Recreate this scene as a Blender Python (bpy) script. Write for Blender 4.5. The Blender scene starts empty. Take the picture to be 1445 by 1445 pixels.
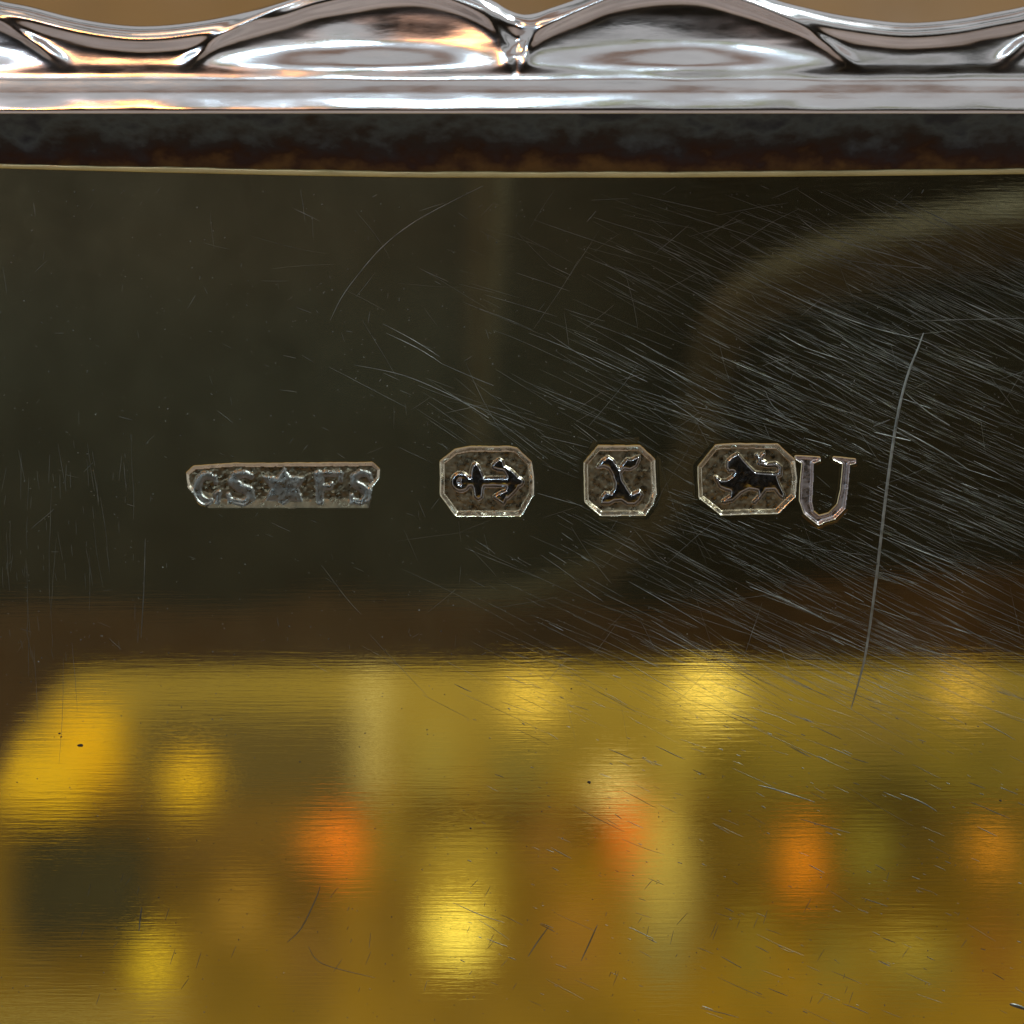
import bpy, math, random
import numpy as np
from mathutils import Vector
random.seed(7); rng = np.random.default_rng(7)
S = bpy.context.scene
COL = S.collection
S.unit_settings.scale_length = 0.0016      # one unit is 1.6 mm: this is a macro shot
D = 30.0                                   # camera distance to the plate
def PX(px, y=0.0):  return (px - 722.5) / 100.0 * (D + y) / D
def PZ(py, y=0.0):  return (722.5 - py) / 100.0 * (D + y) / D
def P(px, py, y=0.0): return (PX(px, y), y, PZ(py, y))
def R(px, py, L):                          # where a mirrored sight line through the plate lands, L in front of the plate
    k = 1 + L / D
    return ((px - 722.5) / 100 * k, -L, (722.5 - py) / 100 * k)

# ---------------------------------------------------------------- camera, world, lamps
cam = bpy.data.cameras.new('camera'); co = bpy.data.objects.new('camera', cam); COL.objects.link(co)
co.location = (0, -D, 0); co.rotation_euler = (math.radians(90), 0, 0)
cam.sensor_width = 36; cam.lens = 36 * D / 14.45
cam.clip_start = 0.5; cam.clip_end = 5000
cam.dof.use_dof = True; cam.dof.focus_distance = D
APERTURE = 0.42
cam.dof.aperture_fstop = max(0.1, cam.lens * 1e-3 / APERTURE)
S.camera = co
w = bpy.data.worlds.new('World'); S.world = w; w.use_nodes = True
bg = w.node_tree.nodes['Background']; bg.inputs[0].default_value = (0.86, 0.86, 0.89, 1); bg.inputs[1].default_value = 0.50
S.view_settings.view_transform = 'Standard'; S.view_settings.look = 'None'
S.view_settings.exposure = 0; S.view_settings.gamma = 1
S.cycles.use_denoising = True
def lamp(name, loc, target, size, power, color, sy=None):
    l = bpy.data.lights.new(name, 'AREA'); l.energy = power; l.color = color
    l.size = size
    if sy: l.shape = 'RECTANGLE'; l.size_y = sy
    o = bpy.data.objects.new(name, l); COL.objects.link(o); o.location = loc
    o.rotation_euler = (Vector(target) - Vector(loc)).to_track_quat('-Z', 'Y').to_euler()
    return o
lamp('window_light', (62, -48, 112), (0, 0, 0), 26, 170000, (0.80, 0.93, 1.0), 34)
lamp('ceiling_light', (-34, -60, 90), (0, 0, 3), 26, 3600, (1.0, 0.60, 0.36), 14)  # unseen lamp, tuned to lay a peach streak on the rim roll
lamp('warm_lamp', (-52, -70, 80), (0, 0, 4), 10, 9000, (1.0, 0.42, 0.10), 10)
lamp('cool_lamp', (-95, -150, 60), (0, 0, 4), 14, 26000, (0.50, 0.74, 1.0), 14)
lamp('far_warm_lamp', (-92, -400, 104), (0, 0, 6), 34, 80000, (1.0, 0.34, 0.05), 26)
lamp('far_cool_lamp', (-74, -200, 62), (0, 0, 6), 14, 26000, (0.55, 0.76, 1.0), 14)
lamp('middle_cool_lamp', (-7, -200, 88), (0, 0, 6), 12, 18000, (0.60, 0.80, 1.0), 12)
lamp('shelf_light', (0, -420, 160), (0, -600, -100), 160, 0.78e6, (1.0, 0.90, 0.55), 60)  # unseen lamp added to light the mirrored backdrop

# ---------------------------------------------------------------- helpers
def tag(o, label=None, cat=None, group=None, kind=None):
    if label: o['label'] = label
    if cat: o['category'] = cat
    if group: o['group'] = group
    if kind: o['kind'] = kind
    return o
def empty(name, loc=(0, 0, 0)):
    o = bpy.data.objects.new(name, None); COL.objects.link(o); o.location = loc; return o
def mesh_obj(name, verts, faces, m, parent=None, smooth=True, normals=None):
    me = bpy.data.meshes.new(name)
    me.from_pydata([tuple(v) for v in verts] if not isinstance(verts, np.ndarray) else verts.tolist(), [],
                   faces if not isinstance(faces, np.ndarray) else faces.tolist())
    me.polygons.foreach_set('use_smooth', [smooth] * len(me.polygons))
    if normals is not None:
        me.normals_split_custom_set_from_vertices(normals.tolist())
    me.materials.append(m)
    o = bpy.data.objects.new(name, me); COL.objects.link(o)
    if parent: o.parent = parent
    return o
def mat(name):
    m = bpy.data.materials.new(name); m.use_nodes = True
    nt = m.node_tree; return m, nt, nt.nodes['Principled BSDF']
def N(nt, t, **kw):
    n = nt.nodes.new(t)
    for k, v in kw.items():
        if k in n.inputs: n.inputs[k].default_value = v
        else: setattr(n, k, v)
    return n
def mapping(nt, scale, rot=(0, 0, 0), loc=(0, 0, 0)):
    tc = N(nt, 'ShaderNodeTexCoord'); mp = N(nt, 'ShaderNodeMapping')
    mp.inputs['Scale'].default_value = scale; mp.inputs['Rotation'].default_value = rot; mp.inputs['Location'].default_value = loc
    nt.links.new(tc.outputs['Object'], mp.inputs[0]); return mp
def noise(nt, mp, scale, detail=4, rough=0.6):
    n = N(nt, 'ShaderNodeTexNoise', Scale=scale, Detail=detail, Roughness=rough)
    nt.links.new(mp.outputs[0], n.inputs['Vector']); return n
def ramp(nt, src, stops):
    r = N(nt, 'ShaderNodeValToRGB'); cr = r.color_ramp
    while len(cr.elements) < len(stops): cr.elements.new(0.5)
    for e, (p, c) in zip(cr.elements, stops):
        e.position = p; e.color = c if len(c) == 4 else (*c, 1)
    nt.links.new(src, r.inputs[0]); return r
def mathn(nt, op, a, b):
    n = N(nt, 'ShaderNodeMath', operation=op)
    for i, v in enumerate((a, b)):
        if isinstance(v, (int, float)): n.inputs[i].default_value = v
        else: nt.links.new(v, n.inputs[i])
    return n.outputs[0]
def bump(nt, chain, bsdf):
    prev = None
    for src, strength, dist in chain:
        b = N(nt, 'ShaderNodeBump', Strength=strength, Distance=dist)
        nt.links.new(src, b.inputs['Height'])
        if prev: nt.links.new(prev, b.inputs['Normal'])
        prev = b.outputs[0]
    nt.links.new(prev, bsdf.inputs['Normal'])

# ---------------------------------------------------------------- materials
def plate_material(name='worn_silver_gilt', base=(0.88, 0.80, 0.48), r0=0.012, haze=1.0, dull=0.0):
    m, nt, b = mat(name)
    L = nt.links
    b.inputs['Metallic'].default_value = 1.0
    st = ramp(nt, noise(nt, mapping(nt, (1, 1, 1)), 0.35, 5).outputs[0],
              [(0.35, tuple(c * 0.90 for c in base)), (0.65, base)])
    L.new(st.outputs[0], b.inputs['Base Color'])
    # brushed lines and slow waves
    br = noise(nt, mapping(nt, (0.5, 1, 14)), 1.6, 6, 0.65)
    wv = noise(nt, mapping(nt, (1.0, 1, 1.6)), 0.30, 2, 0.4)
    rg = noise(nt, mapping(nt, (0.8, 1, 1.2)), 1.2, 6, 0.7)
    rr = ramp(nt, rg.outputs[0], [(0.3, (r0 * .6,) * 3), (0.75, (r0 * 1.8,) * 3)])
    L.new(rr.outputs[0], b.inputs['Roughness'])
    bump(nt, [(br.outputs[0], 0.35, 0.0010), (wv.outputs[0], 0.5, 0.003)], b)
    # second lobe: the haze of micro scratches, strongest right of centre, in lines falling to the right
    h = N(nt, 'ShaderNodeBsdfPrincipled'); h.inputs['Metallic'].default_value = 1
    h.inputs['Base Color'].default_value = (0.60, 0.58, 0.33, 1); h.inputs['Roughness'].default_value = 0.5
    ln = noise(nt, mapping(nt, (0.7, 1, 22), (0, math.radians(27), 0)), 2.2, 8, 0.75)
    ln2 = noise(nt, mapping(nt, (14, 1, 1.2), (0, math.radians(4), 0)), 2.0, 6, 0.7)
    bl = noise(nt, mapping(nt, (1, 1, 1)), 0.7, 6, 0.7)
    sp = noise(nt, mapping(nt, (1, 1, 1)), 14, 3, 0.8)
    f1 = ramp(nt, ln.outputs[0], [(0.50, (0, 0, 0)), (0.80, (1, 1, 1))])
    f2 = ramp(nt, bl.outputs[0], [(0.30, (0.55,) * 3), (0.72, (1, 1, 1))])
    f3 = ramp(nt, sp.outputs[0], [(0.60, (0, 0, 0)), (0.85, (1, 1, 1))])
    tc = N(nt, 'ShaderNodeTexCoord'); sx = N(nt, 'ShaderNodeSeparateXYZ'); L.new(tc.outputs['Object'], sx.inputs[0])
    gx = N(nt, 'ShaderNodeMapRange'); L.new(sx.outputs[0], gx.inputs[0])
    gx.inputs[1].default_value = -3; gx.inputs[2].default_value = 4.5; gx.inputs[3].default_value = 0.10; gx.inputs[4].default_value = 0.8
    a = mathn(nt, 'MULTIPLY', f1.outputs[0], gx.outputs[0])
    gh = N(nt, 'ShaderNodeMapRange'); L.new(sx.outputs[0], gh.inputs[0])
    gh.inputs[1].default_value = -1.5; gh.inputs[2].default_value = 3; gh.inputs[3].default_value = 0.095; gh.inputs[4].default_value = 0.018
    c = mathn(nt, 'MULTIPLY', f2.outputs[0], gh.outputs[0])
    d = mathn(nt, 'MULTIPLY', f3.outputs[0], 0.15)
    s_ = mathn(nt, 'ADD', mathn(nt, 'MULTIPLY', a, 0.13), mathn(nt, 'ADD', c, d))
    s_ = mathn(nt, 'ADD', mathn(nt, 'MULTIPLY', s_, haze), dull)
    mx = N(nt, 'ShaderNodeMixShader'); L.new(s_, mx.inputs[0]); L.new(b.outputs[0], mx.inputs[1]); L.new(h.outputs[0], mx.inputs[2])
    L.new(mx.outputs[0], nt.nodes['Material Output'].inputs[0])
    return m
def metal(name, base, rough, var=0.3, nscale=3.0, bstr=0.3, bdist=0.01, stretch=(1, 1, 1), stain=None, metallic=1.0):
    m, nt, b = mat(name)
    b.inputs['Metallic'].default_value = metallic
    mp = mapping(nt, stretch)
    n1 = noise(nt, mp, nscale, 6, 0.65)
    c2 = stain or tuple(c * (1 - var) for c in base)
    cr = ramp(nt, n1.outputs[0], [(0.35, c2), (0.62, base)])
    nt.links.new(cr.outputs[0], b.inputs['Base Color'])
    rr = ramp(nt, noise(nt, mp, nscale * 2.3, 5).outputs[0], [(0.3, (rough * .6,) * 3), (0.7, (min(1, rough * 1.5),) * 3)])
    nt.links.new(rr.outputs[0], b.inputs['Roughness'])
    bump(nt, [(n1.outputs[0], bstr, bdist), (noise(nt, mp, nscale * 6, 4).outputs[0], bstr, bdist * .3)], b)
    return m
def dull(name, base, rough=0.7, var=0.35, nscale=0.2):
    return metal(name, base, rough, var, nscale, 0.2, 0.05, metallic=0.0)
def glow(name, col, strength):
    m, nt, b = mat(name)
    b.inputs['Base Color'].default_value = (*col, 1)
    n = noise(nt, mapping(nt, (1, 1, 1)), 0.16, 3)
    r = ramp(nt, n.outputs[0], [(0.36, tuple(c * 0.30 for c in col)), (0.62, col)])
    nt.links.new(r.outputs[0], b.inputs['Emission Color'])
    b.inputs['Emission Strength'].default_value = strength
    return m
M_PLATE = plate_material()
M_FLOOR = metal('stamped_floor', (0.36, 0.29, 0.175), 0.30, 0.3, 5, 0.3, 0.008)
M_BEVEL = metal('bright_bevel', (0.84, 0.76, 0.56), 0.20, 0.3, 7, 0.3, 0.008)
M_EMB = metal('stamped_relief', (0.46, 0.46, 0.45), 0.14, 0.3, 8, 0.15, 0.0015)
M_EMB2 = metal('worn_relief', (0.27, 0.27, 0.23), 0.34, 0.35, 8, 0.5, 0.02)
M_RIM = metal('polished_silver_rim', (0.90, 0.89, 0.87), 0.135, 0.12, 1.3, 0.30, 0.006, (0.5, 1, 2.0))
M_BAND = metal('tarnished_band', (0.085, 0.095, 0.11), 0.45, 0.5, 1.4, 0.5, 0.03, (0.8, 1, 1.4), stain=(0.035, 0.02, 0.014))
def band_material():
    m, nt, b = mat('tarnished_band'); L = nt.links; b.inputs['Metallic'].default_value = 0.85
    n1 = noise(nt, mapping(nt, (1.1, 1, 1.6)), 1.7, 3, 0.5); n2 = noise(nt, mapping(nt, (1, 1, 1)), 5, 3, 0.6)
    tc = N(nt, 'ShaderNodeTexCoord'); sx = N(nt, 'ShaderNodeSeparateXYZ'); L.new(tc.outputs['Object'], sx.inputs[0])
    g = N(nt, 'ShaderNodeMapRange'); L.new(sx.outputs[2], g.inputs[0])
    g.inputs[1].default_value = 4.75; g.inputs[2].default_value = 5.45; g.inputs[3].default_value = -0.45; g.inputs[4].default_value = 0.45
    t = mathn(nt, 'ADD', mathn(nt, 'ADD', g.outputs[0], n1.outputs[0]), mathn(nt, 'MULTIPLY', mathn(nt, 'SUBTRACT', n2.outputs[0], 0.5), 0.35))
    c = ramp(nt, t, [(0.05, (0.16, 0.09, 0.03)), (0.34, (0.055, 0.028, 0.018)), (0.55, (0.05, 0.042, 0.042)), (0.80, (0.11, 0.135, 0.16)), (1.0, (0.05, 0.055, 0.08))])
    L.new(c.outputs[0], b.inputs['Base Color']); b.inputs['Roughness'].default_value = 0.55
    bump(nt, [(n1.outputs[0], 0.4, 0.02), (n2.outputs[0], 0.4, 0.008)], b)
    return m
M_BEAD = metal('gilt_step', (0.80, 0.74, 0.40), 0.50, 0.25, 2.0, 0.3, 0.01, (0.4, 1, 2))
M_SCR = metal('scratched_silver', (0.21, 0.215, 0.185), 0.42, 0.6, 2.5, 0.2, 0.003)
M_PIT = dull('dark_pit', (0.02, 0.015, 0.01))

# ---------------------------------------------------------------- the dish
dish = tag(empty('silver_dish'), 'worn silver gilt dish with scalloped bright rim and a row of stamped hallmarks', 'silver dish')

# ---- shapes of the punch marks, outlines in photograph pixels
def zz(pts, ox, oy, s): return np.array([(ox + x / s, oy + y / s) for x, y in pts], float)
def sd_poly(p, X, Y):
    d = np.full(X.shape, 1e9); inside = np.zeros(X.shape, bool)
    n = len(p)
    for i in range(n):
        ax, ay = p[i]; bx, by = p[(i + 1) % n]
        ex, ey = bx - ax, by - ay
        t = np.clip(((X - ax) * ex + (Y - ay) * ey) / (ex * ex + ey * ey + 1e-9), 0, 1)
        d = np.minimum(d, np.hypot(X - ax - t * ex, Y - ay - t * ey))
        if ay != by:
            c = ((ay > Y) != (by > Y)) & (X < ex * (Y - ay) / ey + ax)
            inside ^= c
    return np.where(inside, -d, d)
def sd_line(p, rad, X, Y):
    d = np.full(X.shape, 1e9)
    rad = rad if isinstance(rad, (list, tuple)) else [rad] * len(p)
    for i in range(len(p) - 1):
        ax, ay = p[i]; bx, by = p[i + 1]
        ex, ey = bx - ax, by - ay
        t = np.clip(((X - ax) * ex + (Y - ay) * ey) / (ex * ex + ey * ey + 1e-9), 0, 1)
        d = np.minimum(d, np.hypot(X - ax - t * ex, Y - ay - t * ey) - (rad[i] * (1 - t) + rad[i + 1] * t))
    return d
def arc(cx, cy, rx, ry, a0, a1, n=12):
    return [(cx + rx * math.cos(math.radians(a0 + (a1 - a0) * i / n)), cy - ry * math.sin(math.radians(a0 + (a1 - a0) * i / n))) for i in range(n + 1)]
OA = (590, 600, 7.605); OX = (790, 590, 8.028); OL = (960, 600, 5.352); OM = (240, 620, 4.516)
maker_out = zz([(100, 215), (150, 172), (400, 155), (1290, 150), (1335, 190), (1330, 240), (1290, 300), (1265, 435), (240, 435), (170, 370), (110, 300)], *OM)
anchor_out = zz([(235, 390), (395, 262), (560, 232), (980, 232), (1060, 250), (1215, 395), (1240, 560), (1238, 745), (1105, 970), (400, 970), (235, 745)], *OA)
x_out = zz([(272, 505), (430, 322), (905, 318), (1075, 475), (1092, 850), (1060, 962), (968, 1095), (458, 1100), (282, 945)], *OX)
x_pit = zz([(245, 440), (375, 215), (910, 200), (1000, 260), (1100, 420), (1115, 870), (1080, 985), (985, 1120), (440, 1125), (255, 960)], *OX)
lion_out = zz([(133, 315), (265, 152), (400, 142), (735, 145), (862, 262), (880, 400), (868, 535), (738, 662), (308, 675), (140, 545)], *OL)
u_out = zz([(865, 232), (1055, 243), (1058, 262), (1003, 285), (1000, 420), (992, 580), (1005, 650), (1045, 685), (1120, 665), (1185, 600), (1212, 480), (1228, 290), (1150, 255), (1155, 240), (1325, 258), (1325, 282), (1278, 295), (1262, 480), (1243, 625), (1165, 705), (1080, 730), (1045, 752), (1010, 725), (935, 665), (900, 570), (905, 440), (920, 285), (868, 252)], *OL)
lion = zz([(440, 208), (470, 250), (515, 300), (568, 352), (640, 358), (700, 362), (735, 385), (752, 440), (790, 520), (778, 556), (748, 530), (715, 485), (650, 488), (600, 560), (565, 592), (548, 582), (596, 530), (590, 492), (520, 482), (455, 518), (400, 570), (330, 588), (316, 575), (378, 530), (384, 500), (345, 490), (300, 470), (270, 415), (262, 385), (285, 390), (305, 412), (350, 412), (395, 385), (412, 352), (398, 345), (370, 350), (350, 320), (352, 275), (385, 240)], *OL)
lion_tail = zz([(700, 380), (752, 372), (755, 318), (725, 292), (660, 300), (598, 285), (612, 240), (632, 212)], *OL)
xch = zz([(425, 558), (480, 480), (545, 432), (610, 475), (680, 592), (712, 520), (762, 462), (812, 468), (905, 425), (900, 470), (868, 545), (800, 585), (730, 572), (690, 620), (705, 700), (760, 790), (812, 862), (905, 822), (938, 868), (900, 935), (850, 975), (770, 975), (700, 930), (620, 935), (560, 968), (470, 968), (470, 905), (520, 838), (585, 855), (625, 800), (630, 740), (605, 650), (560, 570), (495, 545)], *OX)
anc_stock = zz([(590, 430), (615, 412), (640, 430), (670, 500), (715, 600), (690, 680), (680, 770), (645, 792), (612, 770), (600, 690), (570, 600), (570, 500)], *OA)
anc_arm1 = zz([(800, 430), (830, 398), (872, 362), (905, 385), (915, 440), (990, 478), (1060, 545), (1100, 600), (1060, 680), (1000, 745), (962, 782), (948, 740), (955, 680), (975, 610), (960, 545), (925, 480), (850, 470), (805, 455)], *OA)
anc_fluke = zz([(815, 770), (870, 735), (950, 705), (945, 770), (915, 838), (880, 810)], *OA)
star = np.array([(400.5, 660), (409, 672), (429, 674), (420, 688), (426, 707), (409, 705), (399, 711), (391, 705), (375, 705), (382, 689), (371, 672), (391, 673)], float)
G = 1.0
gx0, gx1, gy0, gy1 = 244, 1216, 598, 756
xs = np.arange(gx0, gx1 + 1, G); ys = np.arange(gy0, gy1 + 1, G)
X, Y = np.meshgrid(xs, ys)
def value_noise(X, Y, sc, seed):
    r = np.random.default_rng(seed); g = r.random((64, 256))
    u = X / sc; v = Y / sc; i = np.floor(u).astype(int); j = np.floor(v).astype(int)
    fu = u - i; fv = v - j; fu = fu * fu * (3 - 2 * fu); fv = fv * fv * (3 - 2 * fv)
    a = g[j % 64, i % 256]; b = g[j % 64, (i + 1) % 256]; c = g[(j + 1) % 64, i % 256]; d = g[(j + 1) % 64, (i + 1) % 256]
    return (a * (1 - fu) + b * fu) * (1 - fv) + (c * (1 - fu) + d * fu) * fv - 0.5
wob = value_noise(X, Y, 9, 1) * 1.6 + value_noise(X, Y, 4, 2) * 0.8
def sstep(t): t = np.clip(t, 0, 1); return t * t * (3 - 2 * t)
H = np.zeros_like(X)
owner = np.zeros(X.shape, int)            # 0 plate, 10*k = mark k, 10*k+j = its emblem j
def stamp(k, outer, depth, bevel, emblems, rise, eb, floor_noise=0.3, lip=0.15, wobble=1.0):
    global H
    d = sd_poly(outer, X, Y) + wob * 0.35 * wobble
    if k == 1: bevel = 4 + 10 * np.clip((Y - 680) / 30, 0, 1)
    Hk = -depth * np.clip((-d) / bevel, 0, 1)
    H = np.where(d < 0, Hk, H)
    H += np.where(d >= 0, lip * np.exp(-((d - 1.5) / 3.5) ** 2) * (1 - np.exp(-d * 2)), 0)
    inside = d < 0
    H += np.where(inside, sstep(-d / (bevel * 1.5)) * floor_noise * (value_noise(X, Y, 5, 3 + k) * 1.3 + value_noise(X, Y, 2.2, 30 + k)), 0)
    owner[d < 0.3] = 10 * k + 9
    owner[d < (-bevel * 0.95)] = 10 * k
    for j, e in enumerate(emblems):
        e0 = e; H = np.where(e < 0, H + (-depth - H) * sstep(-e / 2), H); e = e + wob * 0.30 * wobble * (e > -2.5)
        up = rise * sstep(np.clip((-e + eb * 0.7) / (eb * 1.5), 0, 1)) + np.clip(-e0, 0, 6) * 0.06 + (0.55 * value_noise(X, Y, 8, 60 + k) + 0.2 * value_noise(X, Y, 4, 61 + k)) * sstep(-e0 / 3)
        H += np.where(e < eb, up * sstep((eb - e) / 0.8), 0) * 1.0
        owner[e < eb * 0.6] = 10 * k + 1 + j
def U_(*ds):
    r = ds[0]
    for d in ds[1:]: r = np.minimum(r, d)
    return r
L = lambda p, r: sd_line(p, r, X, Y)
letC = U_(L(arc(291, 689, 13, 19, 55, 300, 14), [3.5] + [5] * 12 + [4, 3]), L([(303, 672), (304, 680)], 2.5), L([(303, 697), (309, 694), (306, 708)], 2.6))
letS = U_(L([(354, 672), (346, 668), (332, 670), (328, 679), (338, 687), (351, 692), (354, 702), (343, 709), (326, 706)], [3, 4, 5, 6, 6, 6, 5, 4, 3]), L([(322, 698), (324, 707)], 2.5))
letF = U_(L([(450, 670), (451, 706)], [6.5, 4.5]), L([(446, 668), (480, 668)], 3.2), L([(480, 668), (480, 677)], 2.5), L([(452, 687), (466, 687), (468, 682)], [4, 3, 2])  )
letS2 = U_(L([(523, 677), (520, 669), (508, 667), (499, 673), (500, 682), (510, 688), (518, 694), (518, 702), (509, 708), (499, 706)], [2.5, 3, 4, 4.5, 5, 5, 5, 4.5, 3.5, 3]), L([(496, 699), (496, 708)], 2.5))
stamp(1, maker_out, 3.4, 6, [letC, letS, sd_poly(star, X, Y), letF, letS2], 1.9, 2.0, 0.9, 0.1, 1.8)
owner[(owner == 19) & (Y > 694)] = 10
shank = L([(655, 680), (732, 680)], [5.2, 5.2]); ring = np.abs(np.hypot(X - 650, Y - 680) - 8.6) - 3.6
stamp(2, anchor_out, 6.5, 6.0, [U_(shank, ring, sd_poly(anc_stock, X, Y), sd_poly(anc_arm1, X, Y), sd_poly(anc_fluke, X, Y)) - 1.1], 4.6, 1.8)
# the letter X punch sits in a wider dent
dp = sd_poly(x_pit, X, Y); H += -0.8 * sstep(-dp / 18) * (dp < 0)
stamp(3, x_out, 6.0, 5.5, [sd_poly(xch, X, Y) - 0.3], 4.6, 1.8)
H = np.where((dp < 0) & (owner // 10 == 3), H - 0.8 * sstep(-dp / 18), H)
stamp(4, lion_out, 6.5, 5.5, [U_(sd_poly(lion, X, Y), L([tuple(p) for p in lion_tail], [2.5, 2.6, 2.6, 2.4, 2.2, 2.2, 2, 1.5]), L([(1068, 642), (1074, 650), (1081, 652)], [1.5, 1.8, 1.5]))], 4.8, 1.6)
# incuse letter U
du = sd_poly(u_out, X, Y) + wob * 0.2
Hu = -3.6 * np.clip(-du / 2.6, 0, 1); H = np.where(du < 0, np.minimum(H, Hu), H)
H += np.where((du >= 0) & (owner == 0), 0.3 * np.exp(-((du - 1.5) / 3) ** 2), 0)
owner[(du < 0.2)] = 50
# soften a little, keep the frame at zero
def blur(A, k=1):
    for _ in range(k):
        A = (np.roll(A, 1, 0) + np.roll(A, -1, 0) + 2 * A) / 4; A = (np.roll(A, 1, 1) + np.roll(A, -1, 1) + 2 * A) / 4
    return A
H = blur(H, 1)
edge = np.minimum.reduce([X - gx0, gx1 - X, Y - gy0, gy1 - Y]); H *= sstep(edge / 8)
H *= 0.01
VX = PX(X); VZ = PZ(Y); VY = -H
gyy, gxx = np.gradient(H, 0.01 * G)
NRM = np.stack([-gxx, -np.ones_like(H), gyy], -1)   # outward is -Y; dz = -dpy
NRM = np.stack([-gxx, -np.ones_like(H), gyy], -1); NRM /= np.linalg.norm(NRM, axis=-1, keepdims=True)
ny, nx = X.shape
idx = np.arange(nx * ny).reshape(ny, nx)
quads = np.stack([idx[:-1, :-1], idx[1:, :-1], idx[1:, 1:], idx[:-1, 1:]], -1).reshape(-1, 4)
qown = owner[:-1, :-1].reshape(-1)
V = np.stack([VX, VY, VZ], -1).reshape(-1, 3); NV = NRM.reshape(-1, 3)
def sub(own):
    q = quads[qown == own]
    u, inv = np.unique(q, return_inverse=True)
    return V[u], inv.reshape(q.shape), NV[u]
def patch(name, own, m, parent, label=None):
    v, f, n = sub(own)
    o = mesh_obj(name, v, f, m, parent, True, n)
    if label: o['label'] = label
    return o
# plate = relief neighbourhood + flat sheet around it with a hole
v0, f0, n0 = sub(0)
bx = [-140, gx0, gx1, 1590]; by = [226, gy0, gy1, 1640]
pv = []; pf = []
for j in range(3):
    for i in range(3):
        if i == 1 and j == 1: continue
        a = len(pv)
        pv += [P(bx[i], by[j]), P(bx[i], by[j + 1]), P(bx[i + 1], by[j + 1]), P(bx[i + 1], by[j])]
        pf.append((a, a + 1, a + 2, a + 3))
a = len(pv)                                             # back and sides give the metal its thickness
c = [P(-140, 226), P(-140, 1640), P(1590, 1640), P(1590, 226)]
pv += c + [(p[0], 0.55, p[2]) for p in c]
pf += [(a + 7, a + 6, a + 5, a + 4), (a + 0, a + 4, a + 5, a + 1), (a + 1, a + 5, a + 6, a + 2), (a + 2, a + 6, a + 7, a + 3)]
k0 = len(v0)
vv = np.concatenate([v0, np.array(pv)]); ff = f0.tolist() + [tuple(k0 + i for i in f) for f in pf]
nn = np.concatenate([n0, np.tile([[0, -1.0, 0]], (len(pv), 1))])
plate = mesh_obj('plate', vv, ff[:-4], M_PLATE, dish, True, nn)
back = mesh_obj('plate_back', pv[a:], [tuple(i - a for i in f) for f in pf[-4:]], M_BEAD, dish, False)
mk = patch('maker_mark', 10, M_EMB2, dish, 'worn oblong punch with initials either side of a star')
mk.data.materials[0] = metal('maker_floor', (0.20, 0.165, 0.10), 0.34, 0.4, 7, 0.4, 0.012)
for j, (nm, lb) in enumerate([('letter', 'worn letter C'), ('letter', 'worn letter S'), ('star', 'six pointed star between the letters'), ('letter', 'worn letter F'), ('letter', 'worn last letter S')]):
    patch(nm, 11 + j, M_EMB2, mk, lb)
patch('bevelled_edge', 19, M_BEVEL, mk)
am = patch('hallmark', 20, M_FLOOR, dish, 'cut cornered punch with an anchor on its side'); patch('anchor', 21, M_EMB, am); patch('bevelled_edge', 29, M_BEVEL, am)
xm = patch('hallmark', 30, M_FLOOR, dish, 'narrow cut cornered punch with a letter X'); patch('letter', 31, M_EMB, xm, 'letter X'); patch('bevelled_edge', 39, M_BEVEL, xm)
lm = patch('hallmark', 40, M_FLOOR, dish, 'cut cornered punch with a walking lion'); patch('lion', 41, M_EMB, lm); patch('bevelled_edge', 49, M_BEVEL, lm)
M_U = metal('incuse_letter', (0.60, 0.53, 0.50), 0.28, 0.3, 6, 0.4, 0.01)
patch('date_letter', 50, M_U, dish, 'sunk letter U with flared serifs')

# ---- step bead along the top of the plate, tarnished wall, scalloped rim
def sweep(name, prof, m, parent, x0=-140, x1=1590, n=220, fn=None):
    vs = []; fs = []
    for i in range(n + 1):
        px = x0 + (x1 - x0) * i / n
        for (py, y) in prof(px):
            vs.append(P(px, py, y))
    k = len(prof(x0))
    for i in range(n):
        for j in range(k - 1):
            a = i * k + j; fs.append((a, a + k, a + k + 1, a + 1))
    return mesh_obj(name, vs, fs, m, parent)
def sag(px):
    return 250 - 13 * max(0, (620 - px) / 620) ** 1.3 - 5 * max(0, (px - 900) / 545) ** 1.4
def bead_prof(px):
    b = sag(px); t = 8.0 if px > 250 else 8 - 2.5 * min(1, (250 - px) / 250)
    rag = 0.7 * math.sin(px * 0.031) + 0.5 * math.sin(px * 0.11 + 1)
    t += rag * 0.5
    return [(b + 0.3, 0.05), (b, -0.02), (b - 0.8, -0.04), (b - t * .5, -0.065), (b - t * .85, -0.075), (b - t, -0.03), (b - t - 1.5, -0.02), (b - t - 2, 0.10)]
sweep('step_edge', bead_prof, M_BEAD, dish)
def band_prof(px):
    b = sag(px) - 6
    out = []
    for k in range(13):
        t = k / 12
        y = -0.03 - 1.05 * t ** 1.25 + 0.10 * math.sin(t * math.pi)
        out.append((b + (158 - b) * t, y))
    return out
sweep('tarnished_wall', band_prof, band_material(), dish)
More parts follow.
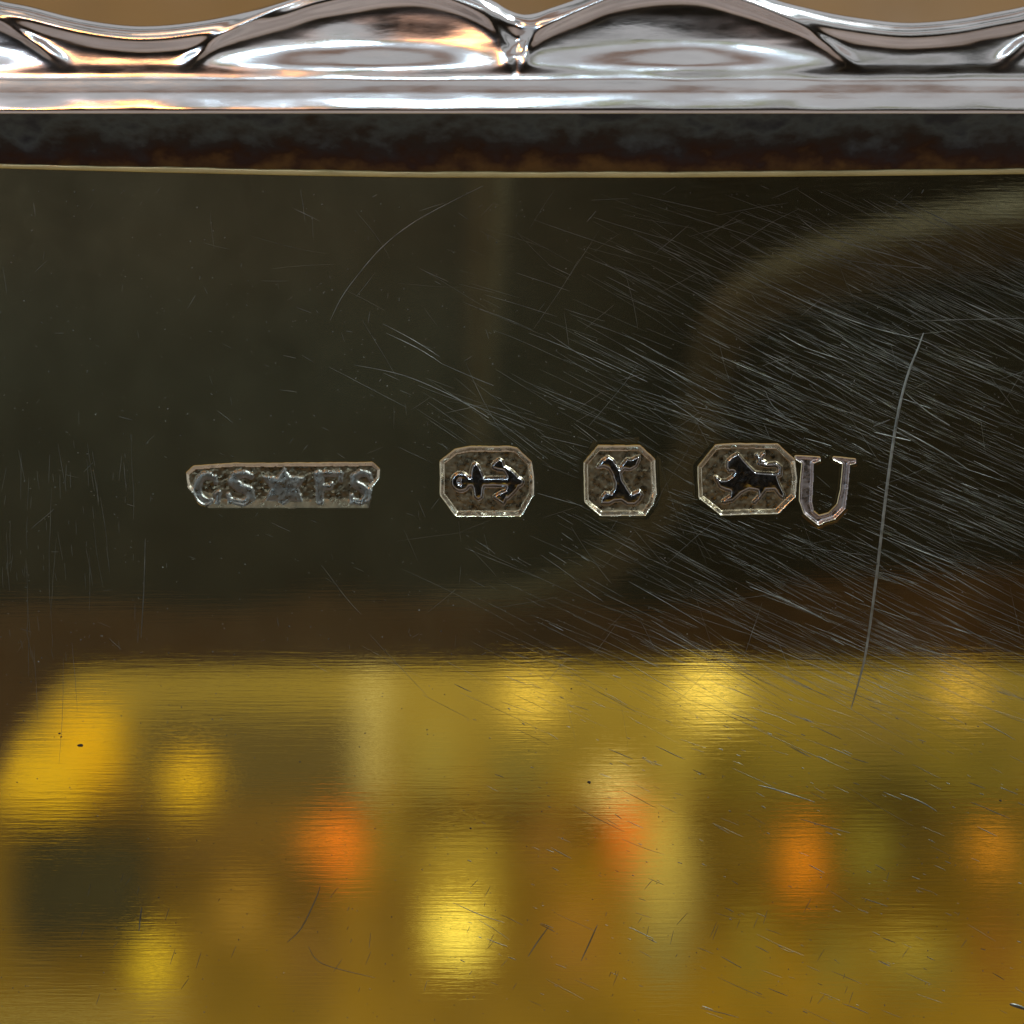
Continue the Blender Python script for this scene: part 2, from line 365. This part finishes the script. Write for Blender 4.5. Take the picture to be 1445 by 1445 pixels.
# rim height field
Tc = [(-160, -40), (-100, -32), (0, 0), (40, 8), (100, 23), (150, 32), (200, 36), (260, 32), (330, 20), (400, 1), (450, -14), (560, -34), (640, -24), (700, 1), (720, 13), (737, 19), (755, 17), (780, 9), (812, -2), (880, -28), (980, -36), (1060, -14), (1100, 0), (1130, 8), (1180, 19), (1250, 29), (1290, 31), (1350, 26), (1400, 17), (1445, 8), (1520, -14), (1620, -36)]
tx = np.array([p[0] for p in Tc], float); ty = np.array([p[1] for p in Tc], float)
def smoothcurve(x):
    # catmull-rom through the outline
    i = np.clip(np.searchsorted(tx, x) - 1, 1, len(tx) - 3)
    t = (x - tx[i]) / (tx[i + 1] - tx[i])
    m0 = (ty[i + 1] - ty[i - 1]) / (tx[i + 1] - tx[i - 1]); m1 = (ty[i + 2] - ty[i]) / (tx[i + 2] - tx[i]); hh = tx[i + 1] - tx[i]
    return (2 * t**3 - 3 * t**2 + 1) * ty[i] + (t**3 - 2 * t**2 + t) * hh * m0 + (-2 * t**3 + 3 * t**2) * ty[i + 1] + (t**3 - t**2) * hh * m1
RB = 160.0; Y0 = -1.10
nu, nv = 1100, 110
rx = np.linspace(-120, 1580, nu); T = smoothcurve(rx)
tv = np.linspace(0, 1, nv); tv = 0.5 - 0.5 * np.cos(tv * np.pi) * (0.55) - 0.5 * (1 - 2 * tv) * 0.45
RX = np.repeat(rx[:, None], nv, 1); RY = RB + (T[:, None] - RB) * tv[None, :]
LOBE = -1.0                               # hollow lobes
RIMY = np.arange(-80, 170, 0.5)
_b = np.interp(RIMY, [-80, 20, 60, 92, 104, 112, 120, 130, 140, 150, 155, 158, 160, 170], [3, 4, 6.5, 6.0, 5.0, 5.4, 8.0, 10.6, 12.1, 13.0, 13.2, 12.6, 11, -2])
_k = np.exp(-(np.arange(-12, 13) / 5.0) ** 2); _k /= _k.sum()
RIMH = np.convolve(np.pad(_b, 12, mode='edge'), _k, 'valid')
def rim_height(x, y, T):
    h = np.zeros_like(x)
    h = np.interp(y, RIMY, RIMH)
    d = y - T
    # rise to the outer lip following the scallops
    h += 9 * np.exp(-((d - 18) / 15.0) ** 2) * sstep((135 - y) / 30)
    # swale between lobes slopes back
    for cx, a, cy, b, H_, sk in [(-165, 250, 50, 56, 11, (2, 1.4)), (498, 230, 40, 62, 12, (1.4, 2.0)), (962, 236, 40, 62, 12, (1.65, 1.4)), (1668, 250, 50, 56, 11, (1.5, 2))]:
        u = (x - cx) / a; v = np.minimum(y - 99, 0) / 118
        ex = np.where(u < 0, sk[0], sk[1])
        r = (np.abs(u) ** ex + np.abs(v) ** ex) ** (1 / ex)
        cutb = sstep((105 - y) / 50)
        h += LOBE * H_ * np.clip(1 - r ** 2, 0, 1) ** 1.0 * cutb
        h += 3.2 * np.exp(-((r - 1.02) / 0.055) ** 2) * sstep((104 - y) / 30)
    # cusp notch
    wv_ = 6 + np.clip(108 - y, 0, 110) * 0.42
    h += -9 * sstep(1 - np.abs(x - 728) / wv_) * sstep((108 - y) / 45)
    # roll over at the silhouette
    e = np.clip(d / 9, 0, 1)
    h -= 9 * (1 - np.sqrt(1 - (1 - e) ** 2))
    h += 1.6 * value_noise(x + 300, y * 2 + 300, 70, 77) + 0.5 * value_noise(x * .6 + 300, y + 300, 33, 78)
    return h
RH = rim_height(RX, RY, T[:, None]) * 0.01
RVy = Y0 - RH
xx = PX(RX, RVy); zz_ = PZ(RY, RVy)
back_rows = [(RX[:, -1], T + 3, np.full(nu, Y0 + 0.12)), (RX[:, -1], T + 14, np.full(nu, Y0 + 0.5)), (RX[:, -1], np.full(nu, 120.0), np.full(nu, Y0 + 0.9)), (RX[:, -1], np.full(nu, 158.0), np.full(nu, Y0 + 0.9)), ]
first = [(RX[:, 0], np.full(nu, 159.0), np.full(nu, Y0 + 0.35)), (RX[:, 0], np.full(nu, 160.8), np.full(nu, Y0 + 0.1))]
cols = []
for (a_, b_, y_) in first: cols.append(np.stack([PX(a_, y_), y_, PZ(b_, y_)], -1))
for j in range(nv): cols.append(np.stack([xx[:, j], RVy[:, j], zz_[:, j]], -1))
for (a_, b_, y_) in back_rows: cols.append(np.stack([PX(a_, y_), y_, PZ(b_, y_)], -1))
A = np.stack(cols, 1); k = A.shape[1]
ii = np.arange(nu * k).reshape(nu, k)
fr = np.stack([ii[:-1, :-1], ii[1:, :-1], ii[1:, 1:], ii[:-1, 1:]], -1).reshape(-1, 4)
mesh_obj('scalloped_rim', A.reshape(-1, 3), fr, M_RIM, dish)

# ---- scratches: thin raised burrs of real metal
sv = []; sf = []
def scratch(pts, wd, hgt=0.30):
    n = len(pts); base = len(sv)
    for i, (x, y) in enumerate(pts):
        j0 = max(0, i - 1); j1 = min(n - 1, i + 1)
        dx = pts[j1][0] - pts[j0][0]; dy = pts[j1][1] - pts[j0][1]; l = math.hypot(dx, dy) or 1
        ox, oy = -dy / l, dx / l
        w_ = wd * (0.25 + 0.75 * math.sin(math.pi * (i + 0.15) / (n - 0.7)) ** 0.6 if n > 2 else 1) * 0.5
        hh = w_ * 2 * hgt * 0.01
        sv.extend([P(x + ox * w_, y + oy * w_, -0.0008), P(x, y, -0.0012 - hh), P(x - ox * w_, y - oy * w_, -0.0008)])
    for i in range(n - 1):
        a = base + i * 3
        sf.append((a, a + 3, a + 4, a + 1)); sf.append((a + 1, a + 4, a + 5, a + 2))
def clear(x, y):                                       # keep the small ones off the punches
    i = int(round(y - gy0)); j = int(round(x - gx0))
    if 0 <= i < owner.shape[0] and 0 <= j < owner.shape[1]: return not OCC[i, j]
    return True
OCC = owner > 0
for _ in range(4): OCC = OCC | np.roll(OCC, 1, 0) | np.roll(OCC, -1, 0) | np.roll(OCC, 1, 1) | np.roll(OCC, -1, 1)
def rnd_scratch(x, y, ang, ln, wd, h=0.3, bend=0.03):
    n = max(2, int(ln / 7) + 1); pts = []; a = ang
    for i in range(n):
        if not clear(x, y) or y < 262: break
        pts.append((x, y)); x += ln / n * math.cos(a); y += ln / n * math.sin(a); a += random.gauss(0, bend * .7)
    if len(pts) > 1: scratch(pts, wd, h)
rr_ = random
for _ in range(165):                                   # bundles falling to the right
    cx_ = rr_.triangular(560, 1480, 1260); cy_ = rr_.uniform(265, 960); an = rr_.gauss(25, 4)
    ln_ = rr_.uniform(40, 240); st = rr_.uniform(.2, 1)
    if cx_ < 700 and cy_ < 420: continue
    for k_ in range(rr_.randint(4, 20)):
        rnd_scratch(cx_ + rr_.gauss(0, 85), cy_ + rr_.gauss(0, 30), math.radians(an + rr_.gauss(0, 3)), ln_ * rr_.uniform(.2, 1.1), rr_.choice([.18, .22, .3, .4, .7]) * (.5 + st * .6), rr_.uniform(.04, .42) * st, .012)
for _ in range(30):                                    # a few strong short ones
    rnd_scratch(rr_.triangular(880, 1440, 1300), rr_.uniform(280, 950), math.radians(rr_.gauss(24, 3)), rr_.uniform(15, 60), rr_.uniform(.7, 1.2), rr_.uniform(.2, .5), .02)
for _ in range(160):                                   # cross hairlines in all directions
    rnd_scratch(rr_.triangular(300, 1445, 1200), rr_.uniform(265, 1000), rr_.uniform(-1.2, 1.4), rr_.uniform(20, 130), rr_.choice([.2, .3, .45]), rr_.uniform(.05, .25), .03)
for _ in range(330):                                   # below, on the bright part
    rnd_scratch(rr_.uniform(640, 1445), rr_.uniform(950, 1430), math.radians(rr_.gauss(24, 4)), rr_.expovariate(1 / 18) + 4, rr_.choice([.5, .7, 1.1]), rr_.uniform(.1, .4))
for _ in range(180):
    rnd_scratch(rr_.uniform(0, 700), rr_.uniform(262, 950), math.radians(rr_.choice([rr_.gauss(24, 8), rr_.gauss(-40, 20), rr_.gauss(85, 10)])), rr_.expovariate(1 / 14) + 3, rr_.choice([.25, .35, .6]), rr_.uniform(.05, .2))
for _ in range(80):                                    # upright ones at the lower left
    rnd_scratch(rr_.triangular(0, 260, 10), rr_.uniform(620, 930), math.radians(rr_.gauss(86, 5)), rr_.expovariate(1 / 35) + 10, .4, rr_.uniform(.05, .2))
for _ in range(60):
    rnd_scratch(rr_.uniform(100, 1400), rr_.uniform(1240, 1420), math.radians(rr_.gauss(-65, 9)), rr_.uniform(8, 30), .7, .2)
for _ in range(1300):                                  # nicks and specks
    x = rr_.uniform(0, 1445); y = rr_.uniform(265, 1440)
    rnd_scratch(x, y, rr_.uniform(0, math.pi), rr_.uniform(1.0, 4), rr_.uniform(.4, 1.5), rr_.uniform(.1, .5))
def poly(pts, wd, h=0.3, sub_=6):
    out = []
    for i in range(len(pts) - 1):
        p0 = pts[max(i - 1, 0)]; p1 = pts[i]; p2 = pts[i + 1]; p3 = pts[min(i + 2, len(pts) - 1)]
        for s in range(sub_):
            t = s / sub_
            out.append(tuple(0.5 * (2 * p1[c] + (p2[c] - p0[c]) * t + (2 * p0[c] - 5 * p1[c] + 4 * p2[c] - p3[c]) * t * t + (3 * p1[c] - p0[c] - 3 * p2[c] + p3[c]) * t**3) for c in (0, 1)))
    out.append(pts[-1]); scratch(out, wd, h)
poly([(682, 262), (640, 283), (585, 313), (540, 348), (505, 388), (482, 420), (466, 452)], 1.1, .14)
poly([(1050, 385), (1150, 432), (1230, 462), (1300, 480), (1335, 498)], 1.3, .3)
poly([(1285, 453), (1360, 451), (1445, 449)], 1.1, .1)
poly([(1278, 555), (1310, 582), (1340, 600)], 1.6, .25)
poly([(1265, 603), (1300, 622), (1340, 645), (1368, 664)], 1.9, .3)
poly([(1234, 610), (1262, 617), (1285, 622)], 1.8, .3)
poly([(1232, 602), (1256, 592)], 1.8, .3)
poly([(1080, 552), (1090, 572), (1108, 588)], 1.1, .3)
poly([(1080, 575), (1105, 590), (1140, 606)], 1.0, .3)
poly([(1100, 470), (1135, 490), (1195, 510)], 1.3, .45)
poly([(1150, 350), (1200, 368), (1322, 380)], 1.0, .3)
poly([(1130, 310), (1170, 335), (1260, 361), (1318, 380)], 1.5, .4)
poly([(540, 457), (580, 478), (620, 503)], 1.0, .35)
poly([(545, 470), (590, 492), (625, 514)], 0.9, .35)
poly([(500, 515), (570, 530), (640, 560), (690, 590)], 1.0, .3)
poly([(1252, 758), (1300, 778), (1345, 795)], 1.4, .3)
poly([(205, 760), (203, 830), (199, 900)], 1.2, .2)
poly([(1058, 828), (1115, 850), (1170, 878)], 1.1, .3)
poly([(820, 1356), (832, 1330), (843, 1305)], 1.8, .35)
poly([(745, 1350), (758, 1330), (774, 1308)], 1.6, .3)
poly([(1070, 1108), (1100, 1116), (1150, 1132)], 1.6, .35)
poly([(1270, 1120), (1300, 1132), (1322, 1145)], 1.8, .35)
poly([(1425, 1417), (1436, 1420), (1450, 1425)], 5, .5)
poly([(405, 1330), (425, 1310), (445, 1270), (452, 1250)], 1.5, .25)
poly([(435, 1335), (455, 1360), (530, 1380)], 0.9, .2)
poly([(196, 1315), (198, 1295), (200, 1280)], 1.8, .3)
tag(mesh_obj('scratches', sv, sf, M_SCR, dish), kind='stuff')
sv = []; sf = []
poly([(1303, 470), (1296, 490), (1284, 520), (1274, 553), (1266, 590), (1258, 640), (1250, 700), (1243, 760), (1236, 820), (1228, 880), (1220, 930), (1211, 965), (1201, 1000)], 4.0, .13)
M_DEEP = metal('deep_scratch_metal', (0.34, 0.34, 0.29), 0.40, 0.3, 5, 0.3, 0.01)
tag(mesh_obj('deep_scratch', sv, sf, M_DEEP, dish), 'long pale scratch running down right of the letter U')
for (x, y, r) in [(113, 1052, 3.0), (84, 1035, 1.5), (86, 1040, 1.3), (831, 1104, 2.4), (664, 1169, 1.6), (1412, 1130, 1.6), (806, 972, 1.2)]:
    vs = [P(x, y, -0.012)]; n = 10
    for i in range(n):
        a = i * 2 * math.pi / n; q = r * rr_.uniform(.7, 1.25); vs.append(P(x + q * math.cos(a) * 1.2, y + q * math.sin(a) * .8, -0.001))
    mesh_obj('speck', vs, [(0, 1 + (i + 1) % n, 1 + i) for i in range(n)], M_PIT, dish)

# ---------------------------------------------------------------- behind the dish
def box(name, lo, hi, m, parent=None, bev=0.0):
    x0, y0, z0 = lo; x1, y1, z1 = hi
    v = [(x0, y0, z0), (x1, y0, z0), (x1, y1, z0), (x0, y1, z0), (x0, y0, z1), (x1, y0, z1), (x1, y1, z1), (x0, y1, z1)]
    f = [(0, 3, 2, 1), (4, 5, 6, 7), (0, 1, 5, 4), (1, 2, 6, 5), (2, 3, 7, 6), (3, 0, 4, 7)]
    o = mesh_obj(name, v, f, m, parent, False)
    if bev:
        b = o.modifiers.new('b', 'BEVEL'); b.width = bev; b.segments = 4
    return o
M_TAN = dull('tan_card', (0.30, 0.165, 0.05), 0.8, 0.35, 0.025)
tag(box('background_wall', (-260, 90, -120), (260, 96, 160), M_TAN), kind='structure')

# ---------------------------------------------------------------- mirrored things in front of the plate, mostly made up
M_BLACK = dull('phone_black', (0.004, 0.007, 0.007), 0.5, 0.2, 0.1)
M_BROWN = dull('brown_leather', (0.17, 0.10, 0.04), 0.7, 0.6, 0.10)
phone = tag(empty('phone', (0, -31, 10)), 'black phone in a brown edged case held in front of the dish', 'phone')
x0, _, z1 = R(-700, 180, 31); x1, _, z0 = R(2400, 895, 31)
pb = box('body', (x0, -33, z0), (x1, -31.0, z1), M_BLACK, None, 0.6); pb.parent = phone; pb.location = (0, 31, -10)
xa, _, za = R(80, 938, 31)
pts = [(x0, z0), (R(-90, 0, 31)[0], z0 - .0), (R(-90, 0, 31)[0], R(0, 1190, 31)[2])]
# strip made up as the mirrored brown band, slanted left end reaching lower
out = [R(-600, 870, 31), R(-600, 1150, 31), R(-20, 1110, 31), R(5, 1050, 31), R(60, 975, 31), R(95, 950, 31), R(140, 944, 31), R(2400, 936, 31), R(2400, 790, 31), R(1445, 800, 31), R(1150, 815, 31), R(1000, 850, 31), R(900, 860, 31), R(760, 835, 31), R(600, 850, 31), R(450, 835, 31), R(330, 862, 31), R(150, 850, 31)]
vs = [(p[0], -30.9, p[2]) for p in out] + [(p[0], -33.2, p[2]) for p in out]; n = len(out)
fs = [tuple(range(n)), tuple(range(2 * n - 1, n - 1, -1))] + [(i, i + n, (i + 1) % n + n, (i + 1) % n) for i in range(n)]
cs = mesh_obj('case_edge', vs, fs, M_BROWN, None, False); cs.parent = phone; cs.location = (0, 31, -10)
M_TABLE = dull('pale_table', (0.58, 0.47, 0.42), 0.6, 0.6, 0.022)
tag(box('tabletop', (-260, -260, -86), (260, 85, -80), M_TABLE), kind='structure')
# beige cord made up before the phone, mirrored as a soft brown arc
def tube(name, pts, r, m, parent=None, radii=None):
    cu = bpy.data.curves.new(name, 'CURVE'); cu.dimensions = '3D'; s = cu.splines.new('NURBS'); s.points.add(len(pts) - 1)
    for p, q in zip(s.points, pts): p.co = (*q, 1)
    if radii:
        for p, q in zip(s.points, radii): p.radius = q
    s.use_endpoint_u = True; s.order_u = 3; cu.bevel_depth = r; cu.bevel_resolution = 4
    o = bpy.data.objects.new('tmp', cu); COL.objects.link(o)
    me = bpy.data.meshes.new_from_object(o.evaluated_get(bpy.context.evaluated_depsgraph_get())); bpy.data.objects.remove(o)
    me.name = name; me.materials.clear(); me.materials.append(m)
    q = bpy.data.objects.new(name, me); COL.objects.link(q)
    if parent: q.parent = parent
    return q
M_TUBE = dull('beige_cord', (0.070, 0.060, 0.036), 0.8, 0.2, 0.5)
tag(tube('cord', [R(1700, 300, 28), R(1450, 320, 28), R(1200, 370, 28), R(1030, 430, 28), R(995, 540, 28), R(985, 640, 28), R(930, 720, 28), R(870, 790, 28), R(790, 835, 28), R(700, 850, 28), R(600, 840, 28)], 0.62, M_TUBE, None, [1.6, 1.6, 1.4, 1.2, 1, .9, .9, .8, .7, .5, .1]),
    'beige cord looping across the front of the black phone', 'cord')

LW = 600.0
M_OCHRE = dull('ochre_wall_paint', (0.44, 0.345, 0.06), 0.8, 0.25, 0.01)
xw0, _, zw1 = R(-900, 700, LW + 30); xw1, _, zw0 = R(2400, 1900, LW + 30)
tag(box('shelf_wall', (xw0, -LW - 36, zw0), (xw1, -LW - 30, zw1), M_OCHRE), kind='structure')
def rbox(name, px0, px1, py0, py1, col, label, cat, depth=14, L_=None, m=None):
    L_ = L_ or LW
    a = R(px0, py1, L_); b = R(px1, py0, L_)
    cx, cz = (a[0] + b[0]) / 2, a[2]
    m = m or dull(name + '_paint', col, 0.7, 0.25, 0.03)
    o = box(name, (a[0] - cx, -depth, 0), (b[0] - cx, 0, b[2] - cz), m, None, 1.2)
    o.location = (cx, -L_, cz)
    return tag(o, label, cat)
rbox('shelf_board', -300, 1800, 1128, 1142, (0.42, 0.27, 0.03), 'brown upper shelf board across the ochre wall', 'shelf', 28, LW + 2)
rbox('cabinet', -300, 1800, 1143, 1600, (0.58, 0.35, 0.01), 'wide brown cabinet front under the shelf board', 'cabinet', 12, LW + 14)
rbox('picture_frame', 200, 505, 1010, 1128, (0.15, 0.11, 0.025), 'dark olive framed panel on the shelf', 'picture')  # dull pieces from here made up as toned patches in the reflection
rbox('post', 508, 540, 952, 1128, (0.85, 0.75, 0.36), 'pale upright post beside the dark panel', 'post')
rbox('dark_box', 15, 205, 1182, 1330, (0.035, 0.028, 0.002), 'dark olive box at the far left of the cabinet', 'box', 14, LW - 20)
rbox('olive_panel', 1000, 1440, 1060, 1128, (0.30, 0.24, 0.03), 'flat olive panel on the right of the shelf', 'panel')
rbox('brown_strip', 205, 480, 1140, 1235, (0.24, 0.14, 0.012), 'brown tray under the dark panel', 'tray')
rbox('brown_strip', 960, 1445, 1150, 1245, (0.26, 0.17, 0.012), 'brown tray at the right of the cabinet', 'tray')
def rlathe(name, prof, px, m, label, cat, L_=None):           # prof: (half width px, py) pairs from the top down
    L_ = L_ or LW - 10
    k = (1 + L_ / D) / 100; n = 20
    base = R(px, prof[-1][1], L_); vs = []; fs = []
    for (r_, y_) in prof:
        for i in range(n):
            a = 2 * math.pi * i / n; q = 1 + 0.22 * math.sin(2 * a + px) + 0.15 * math.sin(px + y_ * 0.09); vs.append((r_ * k * q * math.cos(a), r_ * k * math.sin(a), (prof[-1][1] - y_) * k))
    for j in range(len(prof) - 1):
        for i in range(n): fs.append((j * n + i, (j + 1) * n + i, (j + 1) * n + (i + 1) % n, j * n + (i + 1) % n))
    fs.append(tuple(range(n))); fs.append(tuple(range(len(vs) - 1, len(vs) - 1 - n, -1)))
    o = mesh_obj(name, vs, fs, m); o.location = base
    return tag(o, label, cat)
def round_prof(r_, y0, y1): return [(max(.5, r_ * math.sin(math.pi * t / 8)), y0 + (y1 - y0) * (1 - math.cos(math.pi * t / 8)) / 2) for t in range(9)]
Y1 = (0.90, 0.58, 0.0); Y2 = (1.0, 0.78, 0.16); OR = (1.0, 0.26, 0.0)  # glowing shapes below are invented, mirrored as bright blobs in the plate
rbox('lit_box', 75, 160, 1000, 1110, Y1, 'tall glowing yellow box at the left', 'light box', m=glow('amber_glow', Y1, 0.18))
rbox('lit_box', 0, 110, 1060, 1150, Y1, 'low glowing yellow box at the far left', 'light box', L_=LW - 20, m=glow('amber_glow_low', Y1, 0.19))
rlathe('glass_lamp', round_prof(38, 1065, 1150), 268, glow('amber_glow_dim', Y1, 0.12), 'dimmer yellow globe lamp by the panel', 'lamp', LW - 26)
rlathe('candle_lamp', round_prof(40, 948, 1020), 1000, glow('pale_glow', (1.0, 0.80, 0.22), 0.62), 'pale glowing lamp high on the wall', 'lamp')
rlathe('candle_lamp', round_prof(38, 960, 1025), 750, glow('pale_glow_dim', (1.0, 0.75, 0.15), 0.24), 'faint pale lamp high on the wall', 'lamp')
rlathe('candle_lamp', round_prof(38, 955, 1000), 1360, glow('pale_glow_warm', (1.0, 0.68, 0.15), 0.18), 'faint warm lamp at the right', 'lamp')
rlathe('small_bulb', round_prof(26, 1090, 1140), 868, glow('bulb_glow', (1.0, 0.86, 0.45), 0.35), 'small pale round bulb', 'lamp')
rlathe('orange_jar', [(6, 1150), (15, 1168), (19, 1195), (18, 1238)], 486, glow('orange_glow', OR, 0.42), 'bright orange glowing glass', 'lamp', LW - 30)
rlathe('orange_jar', [(12, 1168), (24, 1182), (30, 1200)], 445, glow('orange_glow_dim', (1.0, 0.32, 0.0), 0.10), 'dim orange glass behind the bright one', 'lamp', LW - 24)
rlathe('orange_bell', [(6, 1168), (14, 1185), (20, 1215), (26, 1262)], 1133, glow('bell_glow', (1.0, 0.33, 0.0), 0.18), 'orange glowing bell shaped shade', 'lamp', LW - 30)
rlathe('orange_bell', [(10, 1170), (24, 1190), (30, 1225)], 1400, glow('bell_glow_dim', (1.0, 0.42, 0.02), 0.09), 'dim orange bell shaped shade', 'lamp', LW - 30)
rlathe('orange_post', [(18, 1140), (18, 1250)], 887, glow('post_glow', (1.0, 0.26, 0.02), 0.09), 'reddish orange upright glass', 'lamp', LW - 30)
rlathe('vase', [(14, 1135), (24, 1190), (42, 1225), (40, 1280), (18, 1392)], 938, dull('vase_glaze', (0.75, 0.60, 0.16)), 'tall pale yellow tapering vase', 'vase', LW - 34)
rbox('lit_box', 600, 705, 1185, 1290, Y1, 'dull yellow box above the bright glass', 'light box', L_=LW - 30, m=dull('yellow_paint', (0.50, 0.38, 0.05)))
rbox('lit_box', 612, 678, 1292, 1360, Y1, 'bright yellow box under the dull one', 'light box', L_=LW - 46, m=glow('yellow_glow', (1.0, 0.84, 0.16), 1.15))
rlathe('glass_lamp', round_prof(24, 1325, 1405), 215, glow('yellow_glow_low', (1.0, 0.74, 0.03), 0.30), 'small yellow glass low at the left', 'lamp', LW - 36)
rlathe('vase', round_prof(55, 1310, 1400), 1290, dull('olive_glaze', (0.46, 0.36, 0.05)), 'dull olive vase low at the right', 'vase', LW - 30)
rbox('pale_ledge', -60, 255, 1437, 1452, (0.62, 0.50, 0.16), 'pale ledge at the bottom left', 'ledge', 14, LW - 40)

# beams added high up, out of view, for the rim to mirror
M_BAR = dull('dark_rafter_wood', (0.13, 0.15, 0.12), 0.7, 0.3, 0.01)
M_PINK = dull('pinkish_wood', (0.66, 0.43, 0.33), 0.7, 0.3, 0.01)  # pink chosen to put warm bands on the rim's lower roll
for i, (y, z, wd, hh) in enumerate([(-560, 160, 60, 30), (-470, 330, 90, 30), (-300, 420, 60, 26), (-140, 420, 90, 30), (-10, 400, 40, 26), (-640, 430, 50, 60)]):
    o = box('roof_rafter', (-900, -wd / 2, 0), (900, wd / 2, hh), M_PINK if i in (1, 3) else M_BAR, None, 2.0); o.location = (0, y, z)
    tag(o, ['low dark rafter crossing in front of the wall', 'broad pinkish rafter above the shelf', 'narrow rafter in the middle of the roof', 'broad pinkish rafter nearest above the camera', 'thin rafter above the dish', 'deep rafter against the far wall'][i], 'rafter', 'rafters over the room')

k_ = 0  # small tins invented to mottle the gold reflection
for (a_, b_, c_, d_, col, lb) in [
    (20, 70, 1340, 1420, (0.42, 0.27, 0.03), 'brown yellow tin low at the far left'), (300, 380, 1250, 1330, (0.50, 0.30, 0.03), 'wide ochre tin under the brown tray'),
    (400, 470, 1290, 1400, (0.36, 0.20, 0.02), 'tall brown tin left of the bright glass'), (520, 575, 1150, 1230, (0.36, 0.26, 0.02), 'olive brown tin right of the orange glass'),
    (740, 800, 1150, 1225, (0.34, 0.18, 0.02), 'dark orange brown tin in the middle'), (770, 860, 1280, 1380, (0.46, 0.24, 0.02), 'wide rusty tin left of the vase'),
    (1040, 1085, 1290, 1400, (0.40, 0.30, 0.03), 'narrow olive tin right of the vase'), (1200, 1260, 1170, 1250, (0.30, 0.26, 0.03), 'short dark olive tin by the bell'),
    (1150, 1215, 1320, 1400, (0.46, 0.36, 0.05), 'pale olive tin low at the right'), (1385, 1445, 1290, 1400, (0.46, 0.22, 0.01), 'rusty orange tin low at the far right'),
    (580, 640, 1035, 1126, (0.40, 0.33, 0.07), 'pale tin on the shelf left of centre'), (690, 770, 1050, 1126, (0.26, 0.21, 0.04), 'dark tin on the shelf at the centre'),
    (930, 985, 1040, 1126, (0.50, 0.40, 0.08), 'pale ochre tin on the shelf right of centre'), (1180, 1290, 1000, 1058, (0.26, 0.19, 0.04), 'dark low tin high on the right')]:
    tag(rbox('tin', a_, b_, c_, d_, col, lb, 'tin', 14, LW - 14 - k_), group='tins about the cabinet'); k_ += 1

tag(tube('wrist_strap', [R(692, 150, 29), R(688, 300, 29), R(680, 430, 29), R(676, 560, 29), R(670, 700, 29)], 0.55, M_TUBE, None, [1, 1, .9, .6, .2]), 'beige wrist strap hanging straight down over the phone', 'strap')  # tube added for the faint upright smear in the plate
